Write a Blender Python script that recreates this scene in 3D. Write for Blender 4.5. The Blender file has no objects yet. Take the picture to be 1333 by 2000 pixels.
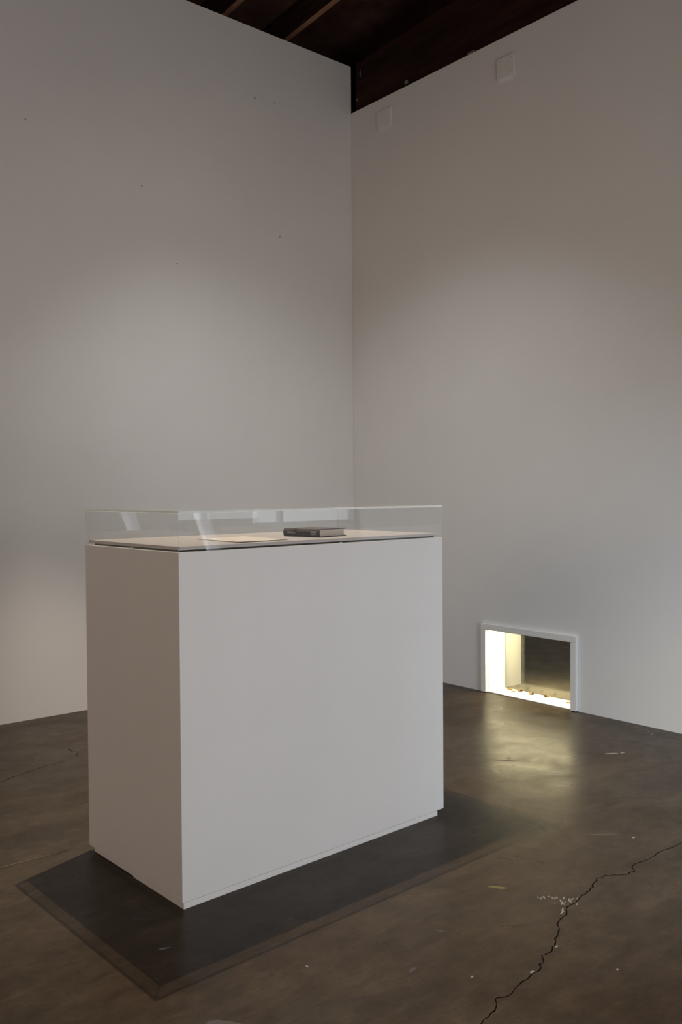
import bpy, bmesh, math, random
from mathutils import Vector, Matrix

random.seed(7)
S = bpy.context.scene
COL = S.collection

# ------------------------------------------------------------------ camera
FPX, YAW, PITCH, ROLL = 1732.7, 0.86498, -0.0223, -0.0070
cam_d = bpy.data.cameras.new('camera')
cam_d.sensor_fit = 'VERTICAL'
cam_d.sensor_height = 36.0
cam_d.lens = FPX / 2000.0 * 36.0
cam_d.clip_start = 0.05
cam = bpy.data.objects.new('camera', cam_d)
COL.objects.link(cam)
fw = Vector((math.cos(YAW) * math.cos(PITCH), math.sin(YAW) * math.cos(PITCH), math.sin(PITCH)))
rt = Vector((math.sin(YAW), -math.cos(YAW), 0.0))
up = rt.cross(fw)
cr, sr = math.cos(ROLL), math.sin(ROLL)
r2, u2 = cr * rt + sr * up, -sr * rt + cr * up
M = Matrix((r2, u2, -fw)).transposed().to_4x4()
M.translation = Vector((-4.1216, -4.6975, 1.2111))
cam.matrix_world = M
S.camera = cam

# ------------------------------------------------------------------ world, lights, exposure
S.view_settings.view_transform = 'Standard'
S.view_settings.look = 'None'
S.view_settings.gamma = 1.0
S.view_settings.exposure = 0.0
S.view_settings.use_curve_mapping = False
S.cycles.use_denoising = True
S.cycles.max_bounces = 12
S.cycles.diffuse_bounces = 6
S.cycles.transparent_max_bounces = 24
S.cycles.caustics_reflective = False
S.cycles.caustics_refractive = False

wd = bpy.data.worlds.new('world')
S.world = wd
wd.use_nodes = True
wd.node_tree.nodes['Background'].inputs[0].default_value = (0.75, 0.85, 1.0, 1)
wd.node_tree.nodes['Background'].inputs[1].default_value = 0.6


def area(name, loc, target, sx, sy, power, color, spread=180):
    d = bpy.data.lights.new(name, 'AREA')
    d.shape = 'RECTANGLE'
    d.size, d.size_y = sx, sy
    d.energy = power
    d.color = color
    d.spread = math.radians(spread)
    o = bpy.data.objects.new(name, d)
    COL.objects.link(o)
    o.location = loc
    o.rotation_euler = (Vector(target) - Vector(loc)).to_track_quat('-Z', 'Y').to_euler()
    return o


# daylight: street-level light in the doorway, sky beyond it, shop window and slit beside it
area('doorway_daylight', (-1.82, -6.23, 1.0), (-1.82, 0, 1.0), 1.8, 1.9, 43.6, (1.000, 0.944, 0.913))
area('sky_left', (-5.0, -10.0, 5.0), (-1.5, -5.0, 2.5), 3.2, 1.9, 690.00, (0.550, 0.800, 1.000))
area('sky_middle', (-1.7, -10.0, 5.0), (-1.9, -5.0, 2.5), 3.2, 1.9, 72.00, (0.667, 0.833, 1.000))
area('sky_right', (2.6, -10.0, 5.0), (0.5, -5.0, 2.5), 4.0, 2.4, 270.00, (0.889, 0.933, 1.000))
area('shop_window_daylight', (0.87, -6.23, 1.7), (0.87, 0, 1.7), 1.26, 1.56, 8, (0.9, 0.96, 1.0))
area('slit_daylight', (-0.35, -6.23, 1.1), (-0.35, 0, 1.1), 0.8, 2.0, 8, (0.9, 0.93, 1.0))

# added warm fill from the left, standing in for unseen gallery lamps
area('warm_fill_left', (-7.6, -3.2, 2.0), (0, -1.5, 1.4), 1.6, 1.6, 44.40, (1.000, 0.786, 0.638))

def spot(name, loc, target, power, color, cone, blend=1.0, radius=0.05):
    d = bpy.data.lights.new(name, 'SPOT')
    d.energy = power
    d.color = color
    d.spot_size = math.radians(cone)
    d.spot_blend = blend
    d.shadow_soft_size = radius
    o = bpy.data.objects.new(name, d)
    COL.objects.link(o)
    o.location = loc
    o.rotation_euler = (Vector(target) - Vector(loc)).to_track_quat('-Z', 'Y').to_euler()
    return o


# track spot over the plinth; added fill spots for the corner and left wall
spot('track_spot', (-2.19, -1.65, 3.74), (-2.1, -2.36, 0.0), 610.00, (1.000, 0.840, 0.660), 72, 1.0, 0.006)
spot('fill_spot_corner', (-2.05, -1.60, 3.76), (-0.82, -0.98, 0.0), 113.45, (0.969, 0.998, 1.000), 92, 1.0, 0.06)
spot('fill_spot_flood', (-2.05, -1.60, 3.76), (-0.95, -0.9, 1.4), 9.21, (1.000, 0.804, 0.554), 140, 1.0, 0.06)
spot('fill_spot_wall', (-3.4, -2.2, 3.9), (-1.95, 0.0, -0.40), 350, (1.0, 0.85, 0.72), 19, 1.0, 0.06)

# lamp in the ceiling of the low wall niche
area('niche_lamp', (0.078, -1.517, 0.370), (0.078, -1.517, 0.0), 0.14, 0.57, 5.0, (1.0, 0.87, 0.50)).rotation_euler = (0, math.radians(6), 0)
area('niche_fill_rear', (0.245, -1.517, 0.370), (0.245, -1.517, 0.0), 0.12, 0.56, 0.9, (1.0, 0.87, 0.56)).rotation_euler = (0, math.radians(-6), 0)  # added fill, brightens the floor and reveal behind the glass
area('storage_fill', (1.6, -2.2, 2.4), (1.6, -2.2, 0), 0.6, 0.6, 8.0, (0.95, 0.97, 1.0))  # added fill to lift the dark storage room


# ------------------------------------------------------------------ node materials
def mat(name, color=(0.8, 0.8, 0.8), rough=0.5, spec=0.5, metal=0.0):
    m = bpy.data.materials.new(name)
    m.use_nodes = True
    b = m.node_tree.nodes['Principled BSDF']
    b.inputs['Base Color'].default_value = (*color, 1)
    b.inputs['Roughness'].default_value = rough
    b.inputs['Specular IOR Level'].default_value = spec
    b.inputs['Metallic'].default_value = metal
    return m


def noise_col(m, scale, c0, c1, p0=0.35, p1=0.65, detail=6, bump=0.0, bscale=None, stretch=None, bdist=0.002):
    nt = m.node_tree
    b = nt.nodes['Principled BSDF']
    tc = nt.nodes.new('ShaderNodeTexCoord')
    src = tc.outputs['Object']
    if stretch:
        mp = nt.nodes.new('ShaderNodeMapping')
        mp.inputs['Scale'].default_value = stretch
        nt.links.new(src, mp.inputs[0])
        src = mp.outputs[0]
    n = nt.nodes.new('ShaderNodeTexNoise')
    n.inputs['Scale'].default_value = scale
    n.inputs['Detail'].default_value = detail
    n.inputs['Roughness'].default_value = 0.6
    nt.links.new(src, n.inputs['Vector'])
    r = nt.nodes.new('ShaderNodeValToRGB')
    r.color_ramp.elements[0].position = p0
    r.color_ramp.elements[0].color = (*c0, 1)
    r.color_ramp.elements[1].position = p1
    r.color_ramp.elements[1].color = (*c1, 1)
    nt.links.new(n.outputs[0], r.inputs[0])
    nt.links.new(r.outputs[0], b.inputs['Base Color'])
    if bump:
        n2 = nt.nodes.new('ShaderNodeTexNoise')
        n2.inputs['Scale'].default_value = bscale or scale
        n2.inputs['Detail'].default_value = 4
        nt.links.new(src, n2.inputs['Vector'])
        bp = nt.nodes.new('ShaderNodeBump')
        bp.inputs['Strength'].default_value = bump
        bp.inputs['Distance'].default_value = bdist
        nt.links.new(n2.outputs[0], bp.inputs['Height'])
        nt.links.new(bp.outputs[0], b.inputs['Normal'])
    return m


M_wall = noise_col(mat('wall_paint', rough=0.62, spec=0.35), 1.2, (0.74, 0.725, 0.71), (0.77, 0.755, 0.74), bump=0.05, bscale=140, bdist=0.001)
M_plinth = noise_col(mat('plinth_paint', rough=0.5, spec=0.4), 3.0, (0.78, 0.77, 0.755), (0.80, 0.79, 0.775), bump=0.03, bscale=90, bdist=0.001)
M_trim = mat('white_gloss_trim', (0.80, 0.79, 0.775), 0.32, 0.5)
M_dark = mat('dark_void_paint', (0.06, 0.055, 0.05), 0.9, 0.1)
M_wood = noise_col(mat('old_dark_timber', rough=0.75, spec=0.15), 3.0, (0.014, 0.005, 0.004), (0.040, 0.015, 0.011), 0.35, 0.7, bump=0.4, bscale=18, stretch=(6, 0.7, 6))
M_rside = noise_col(mat('shaded_rafter_side', rough=0.85, spec=0.1), 4.0, (0.022, 0.010, 0.008), (0.045, 0.021, 0.016), 0.35, 0.7, bump=0.3, bscale=22, stretch=(8, 0.6, 8))  # darker copy of the timber, shade on the rafter sides painted in
M_raft = noise_col(mat('lit_rafter_bottom', rough=0.8, spec=0.1), 4.0, (0.26, 0.13, 0.08), (0.42, 0.23, 0.14), 0.35, 0.7, bump=0.3, bscale=22, stretch=(8, 0.6, 8))  # paler copy for the undersides, bounce light painted into the colour
M_ply = noise_col(mat('roof_deck_timber', rough=0.9, spec=0.05), 2.2, (0.06, 0.028, 0.022), (0.16, 0.085, 0.066), 0.38, 0.68, bump=0.2, bscale=12)
M_deck = noise_col(mat('linen_deck', rough=0.8, spec=0.2), 260, (0.215, 0.207, 0.207), (0.265, 0.257, 0.257), bump=0.2, bscale=900, bdist=0.0005)
M_core = mat('board_edge', (0.52, 0.48, 0.47), 0.7, 0.2)
M_paper = noise_col(mat('cream_paper', rough=0.75, spec=0.2), 30, (0.34, 0.315, 0.285), (0.38, 0.355, 0.325))
M_cloth = noise_col(mat('charcoal_bookcloth', rough=0.6, spec=0.3), 600, (0.050, 0.046, 0.052), (0.075, 0.070, 0.078), bump=0.2, bscale=1500, bdist=0.0003)
M_silver = mat('silver_foil', (0.62, 0.60, 0.64), 0.35, 0.5, 0.3)
M_brown = noise_col(mat('brown_stain', rough=0.7, spec=0.2), 300, (0.03, 0.018, 0.008), (0.05, 0.032, 0.014))
M_pages = noise_col(mat('page_edges', rough=0.8, spec=0.15), 40, (0.50, 0.44, 0.38), (0.60, 0.53, 0.46), stretch=(1, 1, 60))
M_tan = noise_col(mat('tan_husk', rough=0.6, spec=0.3), 160, (0.22, 0.12, 0.03), (0.36, 0.22, 0.07))
M_tip = mat('dark_brown_tip', (0.012, 0.006, 0.003), 0.5, 0.4)
M_nwhite = mat('niche_white_paint', (0.80, 0.79, 0.76), 0.45, 0.4)
M_chalk = mat('white_paint_speck', (0.20, 0.19, 0.175), 0.7, 0.2)
M_hole = mat('filled_nail_hole', (0.42, 0.40, 0.39), 0.7, 0.2)
M_pale = mat('pale_streak', (0.10, 0.085, 0.065), 0.5, 0.3)  # shared by the long pale strip and the short scratches
M_chalk2 = mat('white_chalk', (0.7, 0.68, 0.62), 0.8, 0.2)
M_scuff = mat('dark_floor_scuff', (0.035, 0.030, 0.026), 0.5, 0.4)
M_olive = mat('olive_stain', (0.10, 0.085, 0.03), 0.5, 0.4)
M_crack = mat('crack_fill', (0.02, 0.017, 0.015), 0.9, 0.1)
M_screw = mat('painted_screw', (0.62, 0.60, 0.58), 0.4, 0.5)
M_post = mat('dark_steel_post', (0.03, 0.03, 0.032), 0.5, 0.4)
M_frame = mat('window_frame_paint', (0.35, 0.35, 0.36), 0.5, 0.4)


def concrete():
    m = mat('sealed_concrete', rough=0.33, spec=0.13)
    nt = m.node_tree
    b = nt.nodes['Principled BSDF']
    tc = nt.nodes.new('ShaderNodeTexCoord')

    def nz(scale, detail, rough=0.6, dist=0.0, st=None):
        src = tc.outputs['Object']
        if st:
            mp = nt.nodes.new('ShaderNodeMapping')
            mp.inputs['Scale'].default_value = st[0]
            mp.inputs['Rotation'].default_value = (0, 0, st[1])
            nt.links.new(src, mp.inputs[0])
            src = mp.outputs[0]
        n = nt.nodes.new('ShaderNodeTexNoise')
        n.inputs['Scale'].default_value = scale
        n.inputs['Detail'].default_value = detail
        n.inputs['Roughness'].default_value = rough
        n.inputs['Distortion'].default_value = dist
        nt.links.new(src, n.inputs['Vector'])
        return n.outputs[0]

    def ramp(src, p0, c0, p1, c1):
        r = nt.nodes.new('ShaderNodeValToRGB')
        r.color_ramp.elements[0].position = p0
        r.color_ramp.elements[0].color = (*c0, 1)
        r.color_ramp.elements[1].position = p1
        r.color_ramp.elements[1].color = (*c1, 1)
        nt.links.new(src, r.inputs[0])
        return r.outputs[0]

    def mix(a, c, f, mode='MULTIPLY'):
        x = nt.nodes.new('ShaderNodeMix')
        x.data_type = 'RGBA'
        x.blend_type = mode
        if isinstance(f, float):
            x.inputs['Factor'].default_value = f
        else:
            nt.links.new(f, x.inputs['Factor'])
        nt.links.new(a, x.inputs['A'])
        nt.links.new(c, x.inputs['B'])
        return x.outputs['Result']

    base = ramp(nz(1.3, 8, 0.62, 0.4), 0.32, (0.039, 0.0260, 0.0152), 0.70, (0.063, 0.0500, 0.0355))
    cloud = ramp(nz(3.4, 7, 0.65, 0.8, ((1, 2.2, 1), 0.5)), 0.30, (0.58, 0.57, 0.56), 0.66, (1.16, 1.13, 1.10))
    c = mix(base, cloud, 0.85)
    streak = ramp(nz(9, 5, 0.7, 1.0, ((1, 3.5, 1), 0.35)), 0.36, (0.80, 0.79, 0.78), 0.60, (1.05, 1.05, 1.05))
    c = mix(c, streak, 0.9)
    grain = ramp(nz(160, 3, 0.7), 0.3, (0.78, 0.78, 0.78), 0.7, (1.14, 1.14, 1.14))
    c = mix(c, grain, 0.7)
    mott = ramp(nz(17, 6, 0.72, 0.5), 0.34, (0.80, 0.79, 0.78), 0.66, (1.12, 1.12, 1.12))
    c = mix(c, mott, 0.8)
    # small dark pits and stains
    v = nt.nodes.new('ShaderNodeTexVoronoi')
    v.inputs['Scale'].default_value = 3.6
    v.inputs['Randomness'].default_value = 1.0
    nt.links.new(tc.outputs['Object'], v.inputs['Vector'])
    pit = ramp(v.outputs['Distance'], 0.015, (0.45, 0.42, 0.40), 0.05, (1, 1, 1))
    c = mix(c, pit, 0.8)
    nt.links.new(c, b.inputs['Base Color'])
    rr = nt.nodes.new('ShaderNodeMapRange')
    nt.links.new(nz(5, 6, 0.65, 0.6), rr.inputs[0])
    rr.inputs[1].default_value, rr.inputs[2].default_value = 0.3, 0.7
    rr.inputs[3].default_value, rr.inputs[4].default_value = 0.24, 0.42
    nt.links.new(rr.outputs[0], b.inputs['Roughness'])
    bp = nt.nodes.new('ShaderNodeBump')
    bp.inputs['Strength'].default_value = 0.12
    bp.inputs['Distance'].default_value = 0.004
    nt.links.new(nz(22, 6, 0.6), bp.inputs['Height'])
    nt.links.new(bp.outputs[0], b.inputs['Normal'])
    return m


M_floor = concrete()


def clear(name, tint, refl=1.0, milk=0.0, milk_col=(0.85, 0.88, 0.86)):
    """thin clear sheet: fresnel reflection over tinted transmission, no bending"""
    m = bpy.data.materials.new(name)
    m.use_nodes = True
    nt = m.node_tree
    nt.nodes.clear()
    out = nt.nodes.new('ShaderNodeOutputMaterial')
    tr = nt.nodes.new('ShaderNodeBsdfTransparent')
    tr.inputs[0].default_value = (*tint, 1)
    gl = nt.nodes.new('ShaderNodeBsdfGlossy')
    gl.inputs['Roughness'].default_value = 0.0
    gl.inputs['Color'].default_value = (refl, refl, refl, 1)
    geo = nt.nodes.new('ShaderNodeNewGeometry')
    dot = nt.nodes.new('ShaderNodeVectorMath')
    dot.operation = 'DOT_PRODUCT'
    nt.links.new(geo.outputs['Incoming'], dot.inputs[0])
    nt.links.new(geo.outputs['Normal'], dot.inputs[1])
    ab = nt.nodes.new('ShaderNodeMath'); ab.operation = 'ABSOLUTE'
    nt.links.new(dot.outputs['Value'], ab.inputs[0])
    om = nt.nodes.new('ShaderNodeMath'); om.operation = 'SUBTRACT'
    om.inputs[0].default_value = 1.0
    nt.links.new(ab.outputs[0], om.inputs[1])
    pw = nt.nodes.new('ShaderNodeMath'); pw.operation = 'POWER'
    nt.links.new(om.outputs[0], pw.inputs[0]); pw.inputs[1].default_value = 5.0
    ma = nt.nodes.new('ShaderNodeMath'); ma.operation = 'MULTIPLY_ADD'
    nt.links.new(pw.outputs[0], ma.inputs[0])
    ma.inputs[1].default_value = 0.96
    ma.inputs[2].default_value = 0.04
    mx = nt.nodes.new('ShaderNodeMixShader')
    nt.links.new(ma.outputs[0], mx.inputs[0])
    nt.links.new(tr.outputs[0], mx.inputs[1])
    nt.links.new(gl.outputs[0], mx.inputs[2])
    res = mx.outputs[0]
    if milk:
        df = nt.nodes.new('ShaderNodeBsdfDiffuse')
        df.inputs[0].default_value = (*milk_col, 1)
        m2 = nt.nodes.new('ShaderNodeMixShader')
        m2.inputs[0].default_value = milk
        nt.links.new(res, m2.inputs[1])
        nt.links.new(df.outputs[0], m2.inputs[2])
        res = m2.outputs[0]
    nt.links.new(res, out.inputs['Surface'])
    return m


M_acr = clear('clear_acrylic', (0.991, 0.993, 0.991))
M_acre = clear('polished_acrylic_edge', (0.75, 0.78, 0.76), milk=0.6, milk_col=(0.92, 0.95, 0.93))
M_acrv = clear('clear_acrylic_corner', (0.97, 0.975, 0.97), milk=0.10, milk_col=(0.92, 0.95, 0.93))
M_glass = clear('grey_tinted_glass', (0.90, 0.90, 0.88))


# ------------------------------------------------------------------ mesh helpers
def obj(name, bm, m, parent=None, smooth=False, loc=None):
    me = bpy.data.meshes.new(name)
    bmesh.ops.recalc_face_normals(bm, faces=bm.faces)
    bm.to_mesh(me)
    bm.free()
    for mm in (m if isinstance(m, (list, tuple)) else [m]):
        me.materials.append(mm)
    if smooth:
        for p in me.polygons:
            p.use_smooth = True
    o = bpy.data.objects.new(name, me)
    COL.objects.link(o)
    if loc:
        o.location = loc
    if parent:
        o.parent = parent
    return o


def box(bm, x0, x1, y0, y1, z0, z1, bev=0.0, seg=2):
    r = bmesh.ops.create_cube(bm, size=1.0)
    for v in r['verts']:
        v.co = Vector(((x0 + x1) / 2 + v.co.x * (x1 - x0), (y0 + y1) / 2 + v.co.y * (y1 - y0), (z0 + z1) / 2 + v.co.z * (z1 - z0)))
    if bev:
        es = {e for v in r['verts'] for e in v.link_edges}
        bmesh.ops.bevel(bm, geom=list(es), offset=bev, segments=seg, profile=0.5, affect='EDGES')
    return bm


def bx(*a, **k):
    return box(bmesh.new(), *a, **k)


def prism(bm, pts, z0, z1):
    lo = [bm.verts.new((x, y, z0)) for x, y in pts]
    hi = [bm.verts.new((x, y, z1)) for x, y in pts]
    n = len(pts)
    bm.faces.new(lo[::-1])
    bm.faces.new(hi)
    for i in range(n):
        bm.faces.new((lo[i], lo[(i + 1) % n], hi[(i + 1) % n], hi[i]))
    return bm


def empty(name, loc, rz=0.0):
    o = bpy.data.objects.new(name, None)
    o.empty_display_size = 0.1
    COL.objects.link(o)
    o.location = loc
    o.rotation_euler = (0, 0, rz)
    return o


def tag(o, label, cat, group=None):
    o['label'] = label
    o['category'] = cat
    if group:
        o['group'] = group
    return o


def struct(name, bm, m, **k):
    o = obj(name, bm, m, **k)
    o['kind'] = 'structure'
    return o


# ------------------------------------------------------------------ room shell
ZL, ZR = 4.1723, 3.8497
SL = 0.085                               # roof rises towards the front
NY0, NY1, NZ = -1.8190, -1.2154, 0.3790  # niche opening
ND = 0.162


def cut_crack(bm, pts, w):
    """V-shaped jagged groove cutter along a polyline on the floor"""
    n = len(pts)
    ring = []
    for i, (x, y) in enumerate(pts):
        a = Vector(pts[max(0, i - 1)])
        b = Vector(pts[min(n - 1, i + 1)])
        t = (b - a).normalized()
        nn = Vector((-t.y, t.x))
        f = random.uniform(0.55, 1.3) * w * 0.5
        if i in (0, n - 1):
            f *= 0.3
        j = random.uniform(-0.25, 0.25) * w
        p = Vector((x, y)) + nn * j
        ring.append((bm.verts.new((*(p + nn * f), 0.004)), bm.verts.new((*(p - nn * f), 0.004)), bm.verts.new((*p, -0.009))))
    for i in range(n - 1):
        a, b = ring[i], ring[i + 1]
        bm.faces.new((a[0], a[1], b[1], b[0]))
        bm.faces.new((a[1], a[2], b[2], b[1]))
        bm.faces.new((a[2], a[0], b[0], b[2]))
    bm.faces.new(ring[0])
    bm.faces.new(ring[-1][::-1])


def subdiv(pts, jit, n=3):
    out = []
    for a, b in zip(pts, pts[1:]):
        for k in range(n):
            t = k / n
            j = 0 if k == 0 else jit
            out.append((a[0] + (b[0] - a[0]) * t + random.uniform(-j, j), a[1] + (b[1] - a[1]) * t + random.uniform(-j, j)))
    out.append(pts[-1])
    return out


CR1 = [(-1.05, -3.165), (-1.16, -3.145), (-1.274, -3.152), (-1.38, -3.146), (-1.47, -3.150), (-1.571, -3.142), (-1.60, -3.168), (-1.645, -3.169), (-1.69, -3.138),
       (-1.743, -3.122), (-1.80, -3.148), (-1.852, -3.162), (-1.918, -3.171), (-1.965, -3.173), (-2.002, -3.195),
       (-2.061, -3.212), (-2.112, -3.245), (-2.156, -3.272), (-2.201, -3.293), (-2.247, -3.294), (-2.296, -3.328),
       (-2.365, -3.336), (-2.444, -3.351), (-2.488, -3.341), (-2.534, -3.371), (-2.594, -3.384), (-2.68, -3.40), (-2.78, -3.39), (-2.9, -3.43)]
CR2 = [(-3.05, -0.99), (-2.93, -0.965), (-2.815, -0.938), (-2.75, -0.905), (-2.691, -0.885), (-2.64, -0.862), (-2.592, -0.848), (-2.53, -0.842), (-2.484, -0.833)]
CR3 = [(-2.394, -0.64), (-2.40, -0.70), (-2.385, -0.745), (-2.416, -0.80), (-2.36, -0.83), (-2.22, -0.86)]
CR4 = [(-2.985, -3.10), (-3.03, -3.135), (-3.08, -3.19)]

fb = bx(-8.6, 6.3, -6.25, 1.5, -0.12, 0.0)
floor = struct('floor', fb, M_floor)
cb = bmesh.new()
cut_crack(cb, subdiv(CR1, 0.0055, 4), 0.0065)
cut_crack(cb, subdiv(CR2, 0.003), 0.006)
cut_crack(cb, subdiv(CR3, 0.004), 0.006)
cutter = obj('crack_cutter', cb, M_crack)
bo = floor.modifiers.new('crack', 'BOOLEAN')
bo.operation = 'DIFFERENCE'
bo.solver = 'EXACT'
bo.object = cutter
try:
    bo.material_mode = 'TRANSFER'
except Exception:
    pass
dg = bpy.context.evaluated_depsgraph_get()
newme = bpy.data.meshes.new_from_object(floor.evaluated_get(dg), depsgraph=dg)
floor.modifiers.clear()
floor.data = newme
bpy.data.objects.remove(cutter, do_unlink=True)

# paler slab of the storage room behind the opening
M_slab = noise_col(mat('pale_concrete', rough=0.7, spec=0.2), 6.0, (0.20, 0.175, 0.14), (0.32, 0.28, 0.22), 0.3, 0.7, bump=0.15, bscale=30)
struct('floor_storage', bx(ND + 0.012, 2.9, -4.40, 0.3, 0.0002, 0.003), M_slab)

# left wall (free-standing drywall, top edge against the dark roof)
struct('wall_left', bx(-8.4, 0.0, 0.0, 0.14, 0.0003, ZL), M_wall)

for x, z, r in ((-1.623, 2.9986, .0065), (-0.627, 2.8856, .0075), (-2.301, 3.2022, .006), (-0.817, 3.731, .008), (-0.659, 3.742, .006), (-1.399, 2.585, .005), (-1.993, 0.637, .006)):
    b = bmesh.new()
    bmesh.ops.create_cone(b, cap_ends=True, segments=8, radius1=r, radius2=r * 0.8, depth=0.001)
    o = obj('nail_hole', b, M_hole, parent=bpy.data.objects['wall_left'])
    o.rotation_euler = (math.pi / 2, 0, 0)
    o.location = (x, -0.0005, z)

# right wall with the low opening
WT = ND
wb = bmesh.new()
box(wb, 0.0, WT, NY1, -0.0005, 0.0003, ZR)
box(wb, 0.0, WT, -4.55, NY0, 0.0003, ZR)
box(wb, 0.0, WT, NY0, NY1, NZ, ZR)
struct('wall_right', wb, M_wall)
# second wall layer behind it, same opening
wb = bmesh.new()
X0, X1 = ND + 0.012, 0.318
box(wb, X0, X1, NY1, 0.3, 0.0035, ZR)
box(wb, X0, X1, -4.55, NY0, 0.0035, ZR)
box(wb, X0, X1, NY0, NY1, NZ - 0.004, ZR)
struct('wall_behind_opening', wb, M_nwhite)

# outer shell, all out of the picture
struct('wall_back', bx(-8.5, 6.2, 1.2, 1.35, 0, 4.6), M_dark)
struct('wall_far_left', bx(-8.55, -8.4, -6.2, 1.2, 0, 5.0), M_wall)
struct('wall_far_right', bx(6.0, 6.15, -6.2, 1.2, 0, 5.0), M_wall)
struct('wall_storage_front', bx(0.318, 6.0, -4.55, -4.40, 0, 4.8), M_wall)
struct('wall_storage_side', bx(2.9, 3.05, -4.40, 0.3, 0, 2.6), M_nwhite)
struct('wall_storage_back', bx(0.318, 3.05, 0.3, 0.42, 0, 2.6), M_nwhite)
struct('ceiling_storage', bx(0.318, 3.05, -4.40, 0.42, 2.6, 2.7), M_nwhite)

# front wall: doorway, narrow slanted slit of glass, shop window
wb = bmesh.new()
Y0, Y1 = -6.2, -6.05
ops = [(-2.75, -0.9, 0.0, 2.94), (0.24, 1.5, 0.92, 2.5)]
ZT = 5.02
box(wb, -8.4, -2.75, Y0, Y1, 0, ZT)
box(wb, -2.75, -0.9, Y0, Y1, 2.94, ZT)
box(wb, 0.04, 0.24, Y0, Y1, 0, ZT)
box(wb, 0.24, 1.5, Y0, Y1, 0, 0.92)
box(wb, 0.24, 1.5, Y0, Y1, 2.5, ZT)
box(wb, 1.5, 6.0, Y0, Y1, 0, ZT)
box(wb, -0.9, 0.04, Y0, Y1, 1.6, ZT)
box(wb, -0.9, 0.04, Y0, Y1, 0, 0.4)
for pts in ([(-0.9, 0.4), (-0.065, 0.4), (-0.569, 1.6), (-0.9, 1.6)], [(0.065, 0.4), (0.07, 0.4), (0.07, 1.6), (-0.408, 1.6)]):
    lo = [wb.verts.new((x, Y0, z)) for x, z in pts]
    hi = [wb.verts.new((x, Y1, z)) for x, z in pts]
    wb.faces.new(lo); wb.faces.new(hi[::-1])
    for i in range(4):
        wb.faces.new((lo[i], hi[i], hi[(i + 1) % 4], lo[(i + 1) % 4]))
struct('wall_front', wb, M_wall)
struct('trim_2', bx(1.64, 1.74, -6.045, -5.98, 0.0, 3.0, bev=0.004), M_post)
for i, (a, b, c, d) in enumerate(ops):
    fbm = bmesh.new()
    t = 0.04
    box(fbm, a, a + t, -6.17, -6.10, c, d)
    box(fbm, b - t, b, -6.17, -6.10, c, d)
    box(fbm, a + t, b - t, -6.17, -6.10, d - t, d)
    if i == 1:
        box(fbm, a + t, b - t, -6.17, -6.10, c, c + t)
        box(fbm, 0.58, 0.62, -6.16, -6.11, c + t, d - t)
    struct(('door_1', 'window_1')[i], fbm, M_frame)

# roof deck on sloping rafters
bm = bmesh.new()
for y in (-6.3, 1.45):
    z = 4.52 - SL * y
    for x in (-8.6, 6.3):
        bm.verts.new((x, y, z)); bm.verts.new((x, y, z + 0.03))
bmesh.ops.convex_hull(bm, input=bm.verts)
ceil = struct('ceiling', bm, M_ply)
bm = bmesh.new()
for y in (-6.04, 1.19):
    z = 4.335 - SL * y
    for x in (-0.02, 0.02):
        bm.verts.new((x, y, z)); bm.verts.new((x, y, z + 0.183))
bmesh.ops.convex_hull(bm, input=bm.verts)
first = None
for k in range(-12, 16):
    x = -0.395 - 0.50 * k
    if x > 5.8 or x < -8.3 or k == -1:
        continue
    if first is None:
        bm.normal_update()
        for f in bm.faces:
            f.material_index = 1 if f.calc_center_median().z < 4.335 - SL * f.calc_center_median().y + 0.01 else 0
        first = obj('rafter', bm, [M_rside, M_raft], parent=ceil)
        first.location.x = x
    else:
        c = first.copy()
        COL.objects.link(c)
        c.location.x = x

# timber beam lying on top of the right wall
bm = bmesh.new()
for y, zt in ((-0.035, 4.185), (-4.55, 4.42)):
    for x in (0.012, 0.13):
        bm.verts.new((x, y, ZR + 0.0005)); bm.verts.new((x, y, zt))
bmesh.ops.convex_hull(bm, input=bm.verts)
bmesh.ops.bevel(bm, geom=list(bm.edges), offset=0.004, segments=1, affect='EDGES')
beam = obj('roof_beam', bm, M_wood)
tag(beam, 'dark reddish timber beam lying along the top of the right wall', 'beam')


def blot(pts_r, rx, ry, n=11):
    bm = bmesh.new()
    vs = []
    for i in range(n):
        a = 2 * math.pi * i / n
        k = random.uniform(0.65, 1.15)
        vs.append((rx * math.cos(a) * k, ry * math.sin(a) * k))
    prism(bm, vs, 0, pts_r)
    return bm


def beam_speck(y, z, w, h):
    o = obj('paint_fleck', blot(0.002, w, h, 9), M_chalk, parent=beam)
    o.rotation_euler = (math.pi / 2, 0, -math.pi / 2)
    o.location = (0.0115, y, z)


beam_speck(-0.535, 3.885, 0.022, 0.016)
beam_speck(-1.09, 3.862, 0.045, 0.010)
beam_speck(-0.085, 4.10, 0.006, 0.028)
beam_speck(-0.055, 3.93, 0.010, 0.012)

# blank cover plates high on the right wall
def cover_plate(y0, y1, z0, z1, label, screws):
    cy, cz = (y0 + y1) / 2, (z0 + z1) / 2
    t = empty('cover_plate', (0, cy, cz))
    w, h = (y1 - y0) / 2, (z1 - z0) / 2
    bm = bx(-0.013, -0.0003, -w, w, -h, h, bev=0.003)
    obj('plate', bm, M_wall, parent=t)
    if screws:
        for sy in (-1, 1):
            for sz in (-1, 1):
                b = bmesh.new()
                bmesh.ops.create_cone(b, cap_ends=True, segments=10, radius1=0.0045, radius2=0.0035, depth=0.002)
                o = obj('screw', b, M_screw, parent=t)
                o.rotation_euler = (0, -math.pi / 2, 0)
                o.location = (-0.014, sy * w * 0.66, sz * h * 0.66)
    tag(t, label, 'wall plate', 'blank cover plates on the right wall')


cover_plate(-0.4105, -0.281, 3.643, 3.762, 'small square white blank plate nearest the room corner, just under the beam', False)
cover_plate(-1.4346, -1.311, 3.607, 3.730, 'square white blank plate with corner screws, farther from the room corner', True)

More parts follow.
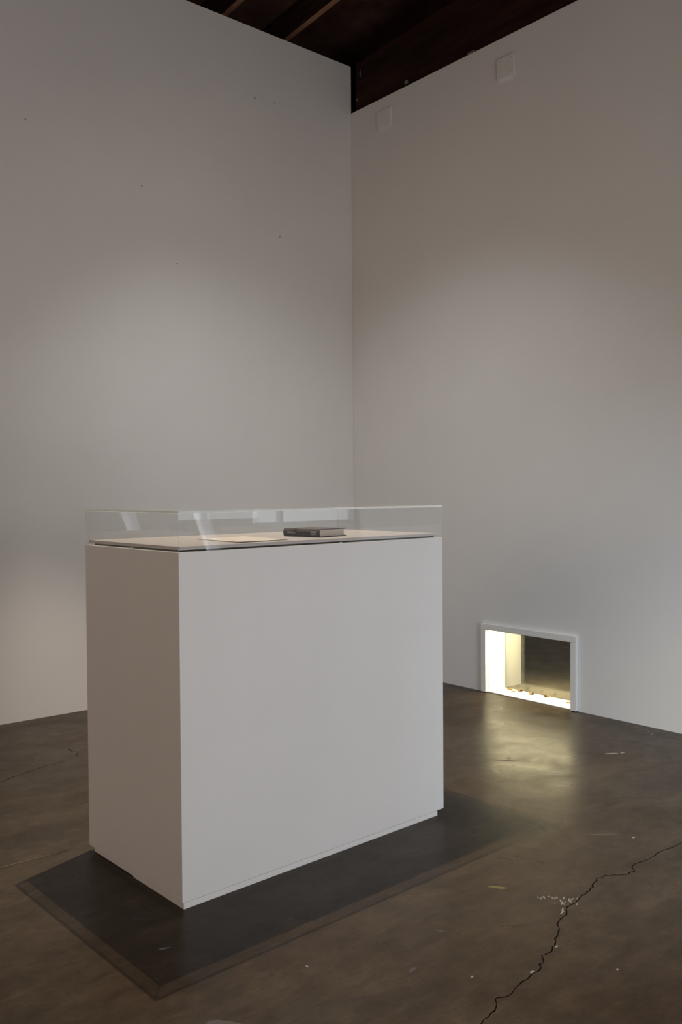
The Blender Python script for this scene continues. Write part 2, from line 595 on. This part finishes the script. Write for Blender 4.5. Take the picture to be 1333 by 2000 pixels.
# ------------------------------------------------------------------ niche in the right wall
fr = empty('trim_1', (0, (NY0 + NY1) / 2, 0))
FW, FP = 0.036, 0.022
cy = (NY0 + NY1) / 2
hw = (NY1 - NY0) / 2
for s in (-1, 1):
    obj('jamb', bx(-FP, 0.0, min(s * hw, s * (hw + FW)), max(s * hw, s * (hw + FW)), 0.003, NZ, bev=0.002), M_trim, parent=fr)
obj('head', bx(-FP, 0.0, -hw - FW, hw + FW, NZ + 0.0003, NZ + FW, bev=0.002), M_trim, parent=fr)
obj('reveal', bx(0.001, ND - 0.002, hw - 0.004, hw - 0.0002, 0.006, NZ - 0.004), M_nwhite, parent=fr)
obj('reveal', bx(0.001, ND - 0.002, -hw + 0.0002, -hw + 0.004, 0.006, NZ - 0.004), M_nwhite, parent=fr)
obj('sill_board', bx(-0.002, ND - 0.003, -hw + 0.0005, hw - 0.0005, 0.0004, 0.006, bev=0.001), M_nwhite, parent=fr)
fr['kind'] = 'structure'
fr['label'] = 'low white trimmed opening at the foot of the right wall, lit yellow inside'
gp = obj('glass_pane', bx(ND + 0.002, ND + 0.008, NY0 + 0.001, NY1 - 0.001, 0.0005, NZ - 0.005), M_glass)
tag(gp, 'grey glass pane at the back of the lit opening in the right wall', 'glass')


# little tan bits on the niche sill
def lump(length, rad, bend=0.0, seed=0, segs=9, ring=8):
    rnd = random.Random(seed)
    bm = bmesh.new()
    prev = None
    for i in range(segs + 1):
        t = i / segs
        r = rad * (math.sin(math.pi * (0.07 + 0.86 * t)) ** 0.55) * rnd.uniform(0.86, 1.12)
        cx = (t - 0.5) * length
        oy = bend * math.sin(math.pi * t)
        vs = [bm.verts.new((cx, oy + r * math.cos(2 * math.pi * j / ring), rad + 0.92 * r * math.sin(2 * math.pi * j / ring))) for j in range(ring)]
        if prev:
            for j in range(ring):
                bm.faces.new((prev[j], prev[(j + 1) % ring], vs[(j + 1) % ring], vs[j]))
        else:
            bm.faces.new(vs[::-1])
        prev = vs
    bm.faces.new(prev)
    return bm


# x, y, length, radius, heading, tip size (0 = none), label
bits = [
    (0.128, -1.280, 0.036, 0.0065, 1.9, 0, 'long tan husk nearest the left end of the lit sill'),
    (0.098, -1.334, 0.034, 0.0035, 2.2, 0, 'thin flat yellowish husk lying just in front of the long tan one'),
    (0.127, -1.352, 0.018, 0.0085, 2.2, 0.0080, 'round tan husk with a dark end, second from the left group on the lit sill'),
    (0.112, -1.447, 0.018, 0.0085, 2.2, 0.0068, 'tan husk with a dark end alone at the middle of the lit sill'),
    (0.133, -1.556, 0.020, 0.0085, -0.5, 0.0080, 'brown husk with a large dark end, right of the middle of the lit sill'),
    (0.105, -1.722, 0.034, 0.0040, 2.1, 0, 'thin tan husk against the right jamb of the lit opening'),
]
for i, (x, y, L, r, h, tip, lab) in enumerate(bits):
    t = empty('husk', (x, y, 0.0061), h)
    obj('shell', lump(L, r, 0.003 if tip == 0 else 0.0, i + 3), M_tan, parent=t, smooth=True)
    if tip:
        o = obj('tip', lump(0.014, tip, 0, i + 40, 6, 8), M_tip, parent=t, smooth=True, loc=(-L * 0.5 - 0.004, 0.0015, 0))
    tag(t, lab, 'husk', 'small husks scattered on the lit sill')

# ------------------------------------------------------------------ plinth (local frame: x along front, y into depth)
PW, PD, PH, TOE = 1.1392, 0.5912, 1.04, 0.020
PANG = 0.0271
PX, PY = -2.8249, -2.4545
pl = empty('plinth', (PX, PY, 0), PANG)
tag(pl, 'tall white painted box plinth standing on the concrete floor', 'plinth')
obj('body', bx(0, PW, 0, PD, TOE, PH, bev=0.0018), M_plinth, parent=pl)
tb = bmesh.new()
box(tb, 0.006, PW - 0.032, 0.0025, 0.020, 0.0, TOE - 0.0015, bev=0.001)
box(tb, 0.006, 0.024, 0.0205, 0.30, 0.0, TOE - 0.0015, bev=0.001)
box(tb, 0.008, 0.026, 0.303, PD - 0.022, 0.002, TOE - 0.0015, bev=0.001)
box(tb, PW - 0.050, PW - 0.032, 0.0205, PD - 0.022, 0.0, TOE - 0.0015, bev=0.001)
box(tb, 0.0265, PW - 0.0505, PD - 0.040, PD - 0.022, 0.0, TOE - 0.0015, bev=0.001)
box(tb, 0.05, PW - 0.07, 0.05, PD - 0.06, 0.0, TOE - 0.0001)
obj('toe_kick', tb, M_plinth, parent=pl)
DI = 0.009
obj('deck_riser', bx(DI + 0.014, PW - DI - 0.014, DI + 0.014, PD - DI - 0.014, PH + 0.0001, PH + 0.0059), M_dark, parent=pl)  # dark colour deepens the shadow gap under the deck board
bm = bx(DI, PW - DI, DI, PD - DI, PH + 0.006, PH + 0.016, bev=0.0008)
bm.normal_update()
for f in bm.faces:
    f.material_index = 1 if abs(f.normal.z) < 0.3 else 0  # top darkened in colour to offset the spot, edges left lighter
obj('deck_board', bm, [M_deck, M_core], parent=pl)
DZ = PH + 0.016

# ------------------------------------------------------------------ acrylic cover
VH = 0.120
T = 0.006
ac = empty('display_cover', (PX, PY, PH), PANG)
tag(ac, 'low clear acrylic cover sitting on top of the white plinth', 'display cover')


def sheet(name, x0, x1, y0, y1, z0, z1):
    bm = bx(x0, x1, y0, y1, z0, z1)
    dims = (x1 - x0, y1 - y0, z1 - z0)
    thin = dims.index(min(dims))
    bm.normal_update()
    for f in bm.faces:
        f.material_index = 0 if abs(f.normal[thin]) > 0.9 else (1 if thin == 2 or abs(f.normal.z) > 0.9 else 2)
    return obj(name, bm, [M_acr, M_acre, M_acrv], parent=ac)


g = 0.0003
sheet('side_panel', g, PW - g, g, T, 0.0008, VH - T - g)
sheet('side_panel', g, PW - g, PD - T, PD - g, 0.0008, VH - T - g)
sheet('side_panel', g, T, T + g, PD - T - g, 0.0008, VH - T - g)
sheet('side_panel', PW - T, PW - g, T + g, PD - T - g, 0.0008, VH - T - g)
sheet('top_panel', g, PW - g, g, PD - g, VH - T, VH)
for (x, y) in ((0.63, 0.003), (0.003, 0.28)):
    obj('spacer', bx(x - 0.005, x + 0.005, y - 0.0034, y + 0.0034, 0.0001, 0.003, bev=0.0006), M_trim, parent=ac)

# ------------------------------------------------------------------ cream sheet on the deck
bm = bmesh.new()
pa, pb, pc, pd = Vector((-2.560, -2.118)), Vector((-2.578, -2.402)), Vector((-2.366, -2.372)), Vector((-2.345, -2.075))
N = 14
th = 0.0006
grid = []
for i in range(N + 1):
    row = []
    for j in range(N + 1):
        u, v = i / N, j / N
        q = (pa * (1 - u) + pb * u) * (1 - v) + (pd * (1 - u) + pc * u) * v
        zz = DZ + 0.0004 + 0.0035 * max(0, (u - 0.8) / 0.2) ** 2 * 0.3 + 0.003 * max(0, 0.25 - v) ** 1.5 + 0.0009 * math.sin(3 * v + 1.0) ** 2
        row.append((q.x, q.y, zz))
    grid.append(row)
for s in (0, 1):
    vs = [[bm.verts.new((x, y, z + s * th)) for x, y, z in row] for row in grid]
    for i in range(N):
        for j in range(N):
            bm.faces.new((vs[i][j], vs[i + 1][j], vs[i + 1][j + 1], vs[i][j + 1]))
    if s == 0:
        v0 = vs
    else:
        rim = [(0, j) for j in range(N)] + [(i, N) for i in range(N)] + [(N, j) for j in range(N, 0, -1)] + [(i, 0) for i in range(N, 0, -1)]
        for k in range(len(rim)):
            a, b = rim[k], rim[(k + 1) % len(rim)]
            bm.faces.new((v0[a[0]][a[1]], v0[b[0]][b[1]], vs[b[0]][b[1]], vs[a[0]][a[1]]))
sh = obj('paper_sheet', bm, M_paper, smooth=True)
tag(sh, 'cream paper sheet lying flat under the clear cover, left of the book', 'paper')

# ------------------------------------------------------------------ book
# local frame: x from spine to fore-edge, y from tail (near) to head, z up
BL, BW, BH = 0.169, 0.146, 0.0285
tail = Vector((-2.206, -2.336))
head = Vector((-2.2365, -2.170))
ang = math.atan2(-(head - tail).x, (head - tail).y)
bk = empty('book', (tail.x, tail.y, DZ + 0.0002), ang)
tag(bk, 'dark grey clothbound hardback book lying closed under the clear cover', 'book')
ct = 0.0026
obj('cover_board', bx(0.004, BW, 0, BL, 0.0, ct, bev=0.0007), M_cloth, parent=bk)
obj('cover_board', bx(0.004, BW, 0, BL, BH - ct, BH, bev=0.0007), M_cloth, parent=bk)
# rounded spine
bm = bmesh.new()
out_, in_ = [], []
for i in range(13):
    a = -1 + 2 * i / 12
    dx = 0.005 * (1 - a * a)
    out_.append((0.004 - dx, BH / 2 + a * BH / 2))
    in_.append((0.0058 - dx, BH / 2 + a * (BH / 2 - 0.0015)))
prof = out_ + in_[::-1]
lo = [bm.verts.new((x, 0.0, z)) for x, z in prof]
hi = [bm.verts.new((x, BL, z)) for x, z in prof]
n = len(prof)
for i in range(12):
    bm.faces.new((lo[i], lo[i + 1], lo[n - 2 - i], lo[n - 1 - i]))
    bm.faces.new((hi[i], hi[i + 1], hi[n - 2 - i], hi[n - 1 - i]))
for i in range(n):
    bm.faces.new((lo[i], hi[i], hi[(i + 1) % n], lo[(i + 1) % n]))
spine = obj('spine', bm, M_cloth, parent=bk)
# page block, fore-edge slightly hollow
bm = bmesh.new()
prof = [(0.0062 - 0.004 * (1 - (-1 + 2 * i / 8) ** 2) + 0.001, ct + 0.0001 + (BH - 2 * ct - 0.0002) * i / 8) for i in range(9)]
prof += [(BW - 0.005 - 0.005 * (1 - (-1 + 2 * i / 8) ** 2), ct + 0.0001 + (BH - 2 * ct - 0.0002) * i / 8) for i in range(8, -1, -1)]
lo = [bm.verts.new((x, 0.004, z)) for x, z in prof]
hi = [bm.verts.new((x, BL - 0.004, z)) for x, z in prof]
n = len(prof)
bm.faces.new(lo); bm.faces.new(hi[::-1])
for i in range(n):
    bm.faces.new((lo[i], hi[i], hi[(i + 1) % n], lo[(i + 1) % n]))
pages = obj('page_block', bm, M_pages, parent=bk)
pages['label'] = 'cream page block'


def spine_dx(z):
    a = (z - BH / 2) / (BH / 2)
    return 0.004 - 0.005 * (1 - a * a)


# foil lettering: a short line of small strokes, an oval emblem and a brown stained band on the spine
bm = bmesh.new()
rnd = random.Random(5)
y = BL - 0.018
for k in range(11):
    wch = rnd.uniform(0.0022, 0.0034)
    hgt = 0.0062 if k in (1, 2, 3) else rnd.uniform(0.0030, 0.0042)
    z0 = 0.0122
    if k != 6:
        x = spine_dx(z0 + 0.002)
        box(bm, x - 0.0007, x + 0.0006, y - 0.0009, y, z0, z0 + hgt)
        box(bm, x - 0.0007, x + 0.0006, y - wch, y - 0.0009, z0 + hgt * (0.45 if k % 2 else 0.05), z0 + hgt * (0.45 if k % 2 else 0.05) + 0.0012)
    y -= wch + 0.0008
obj('title_lettering', bm, M_silver, parent=spine)
bm = bmesh.new()
ring_o, ring_i = [], []
for i in range(24):
    a = 2 * math.pi * i / 24
    yy, zz = math.cos(a), math.sin(a)
    sgn = lambda v, p: math.copysign(abs(v) ** p, v)
    for lst, ry, rz in ((ring_o, 0.0125, 0.0058), (ring_i, 0.0112, 0.0043)):
        z = BH * 0.5 + sgn(zz, 0.6) * rz
        lst.append(bm.verts.new((spine_dx(z) - 0.0005, 0.028 + sgn(yy, 0.75) * ry, z)))
for i in range(24):
    j = (i + 1) % 24
    bm.faces.new((ring_o[i], ring_o[j], ring_i[j], ring_i[i]))
box(bm, spine_dx(BH * 0.56) - 0.0006, spine_dx(BH * 0.56) + 0.0004, 0.0195, 0.0365, BH * 0.53, BH * 0.58)
emb = obj('oval_emblem', bm, M_silver, parent=spine)
bm = bmesh.new()
rows = []
for i in range(9):
    z = 0.011 + (BH - 0.011) * i / 8
    rows.append([bm.verts.new((spine_dx(z) - 0.0004, yy, z)) for yy in (0.106 + 0.002 * math.sin(i * 2.1), 0.122 - 0.0015 * math.sin(i * 1.7))])
for a, b in zip(rows, rows[1:]):
    bm.faces.new((a[0], a[1], b[1], b[0]))
obj('stained_patch', bm, M_brown, parent=spine)


# ------------------------------------------------------------------ marks on the floor
def mark(name, x, y, rx, ry, rot, m, h=0.0006, n=11):
    o = obj(name, blot(h, rx, ry, n), m, parent=floor)
    o.location = (x, y, 0.0001 if x < 0.16 else 0.0031)
    o.rotation_euler = (0, 0, rot)


rnd = random.Random(12)
for k in range(26):
    t = rnd.random()
    bx_, by_ = (-1.978, -3.085) if k < 6 else (-1.948, -3.140)
    sp = 0.010 if k < 6 else 0.030
    mark('paint_speck', bx_ + rnd.gauss(0, sp), by_ + rnd.gauss(0, sp * 0.8), rnd.uniform(.003, .013), rnd.uniform(.0015, .004), rnd.uniform(0.1, 1.0), M_chalk, n=9)
mark('pale_streak', -3.20, -1.797, .36, .0035, -0.05, M_pale, n=24)  # long narrow strip paler than the floor, ending at the plinth
mark('pale_streak', -1.42, -2.93, .06, .0025, -0.7, M_pale, n=10)
mark('pale_streak', -0.98, -2.17, .10, .0020, -0.9, M_pale, n=10)
mark('pale_streak', -3.10, -2.05, .06, .0020, 0.5, M_pale, n=10)
mark('chalk_mark', 0.72, -1.78, .030, .012, .4, M_chalk2, h=0.0006)
mark('chalk_mark', 0.50, -1.93, .045, .010, .1, M_chalk2, h=0.0006)
mark('chalk_mark', 0.62, -1.80, .006, .040, 0.9, M_chalk2, h=0.0006)
for (x, y, a, b, r) in ((-0.55, -2.414, .035, .012, -.6), (-0.50, -2.44, .018, .010, .2), (-0.345, -0.925, .03, .010, -.8),
                        (-0.245, -0.94, .008, .035, .3), (-0.03, -2.18, .012, .007, 0), (-0.06, -2.30, .008, .006, 0), (-0.11, -2.36, .010, .006, 0), (-0.09, -2.33, .006, .005, 0),
                        (-2.46, -3.24, .005, .004, 0), (-2.74, -2.93, .007, .003, 1.4), (-2.18, -3.29, .007, .004, .3), (-2.33, -3.325, .008, .005, .3),
                        (-1.36, -3.02, .010, .005, .2), (-2.16, -3.46, .006, .003, .4), (-2.97, -2.61, .016, .003, -.3)):
    mark('paint_speck', x, y, a, b, r, M_chalk)
for (x, y, a, b, r) in ((-1.66, -3.40, .010, .006, 0), (-1.74, -3.40, .006, .004, 0), (-2.02, -3.50, .007, .005, 0), (-2.01, -3.56, .007, .004, 0),
                        (-1.62, -2.60, .016, .005, -.6), (-1.02, -2.02, .030, .009, -.7), (-0.95, -2.14, .014, .008, 0), (-0.62, -2.05, .012, .006, .5), (-1.62, -2.98, .012, .008, .4),
                        (-2.94, -2.42, .028, .009, -1.0), (-2.91, -2.49, .010, .005, -1.0), (-3.04, -2.99, .045, .012, -.75), (-3.06, -2.73, .005, .004, 0), (-2.35, -3.03, .014, .008, -1.0),
                        (-2.55, -3.12, .018, .007, .2), (-1.48, -3.02, .024, .007, -.6), (-2.23, -2.85, .016, .006, .3), (-2.62, -2.70, .014, .008, .5)):
    mark('scuff_mark', x, y, a, b, r, M_scuff, h=0.0003)
mark('olive_smear', -2.02, -2.96, .030, .009, -0.9, M_olive, h=0.0003)
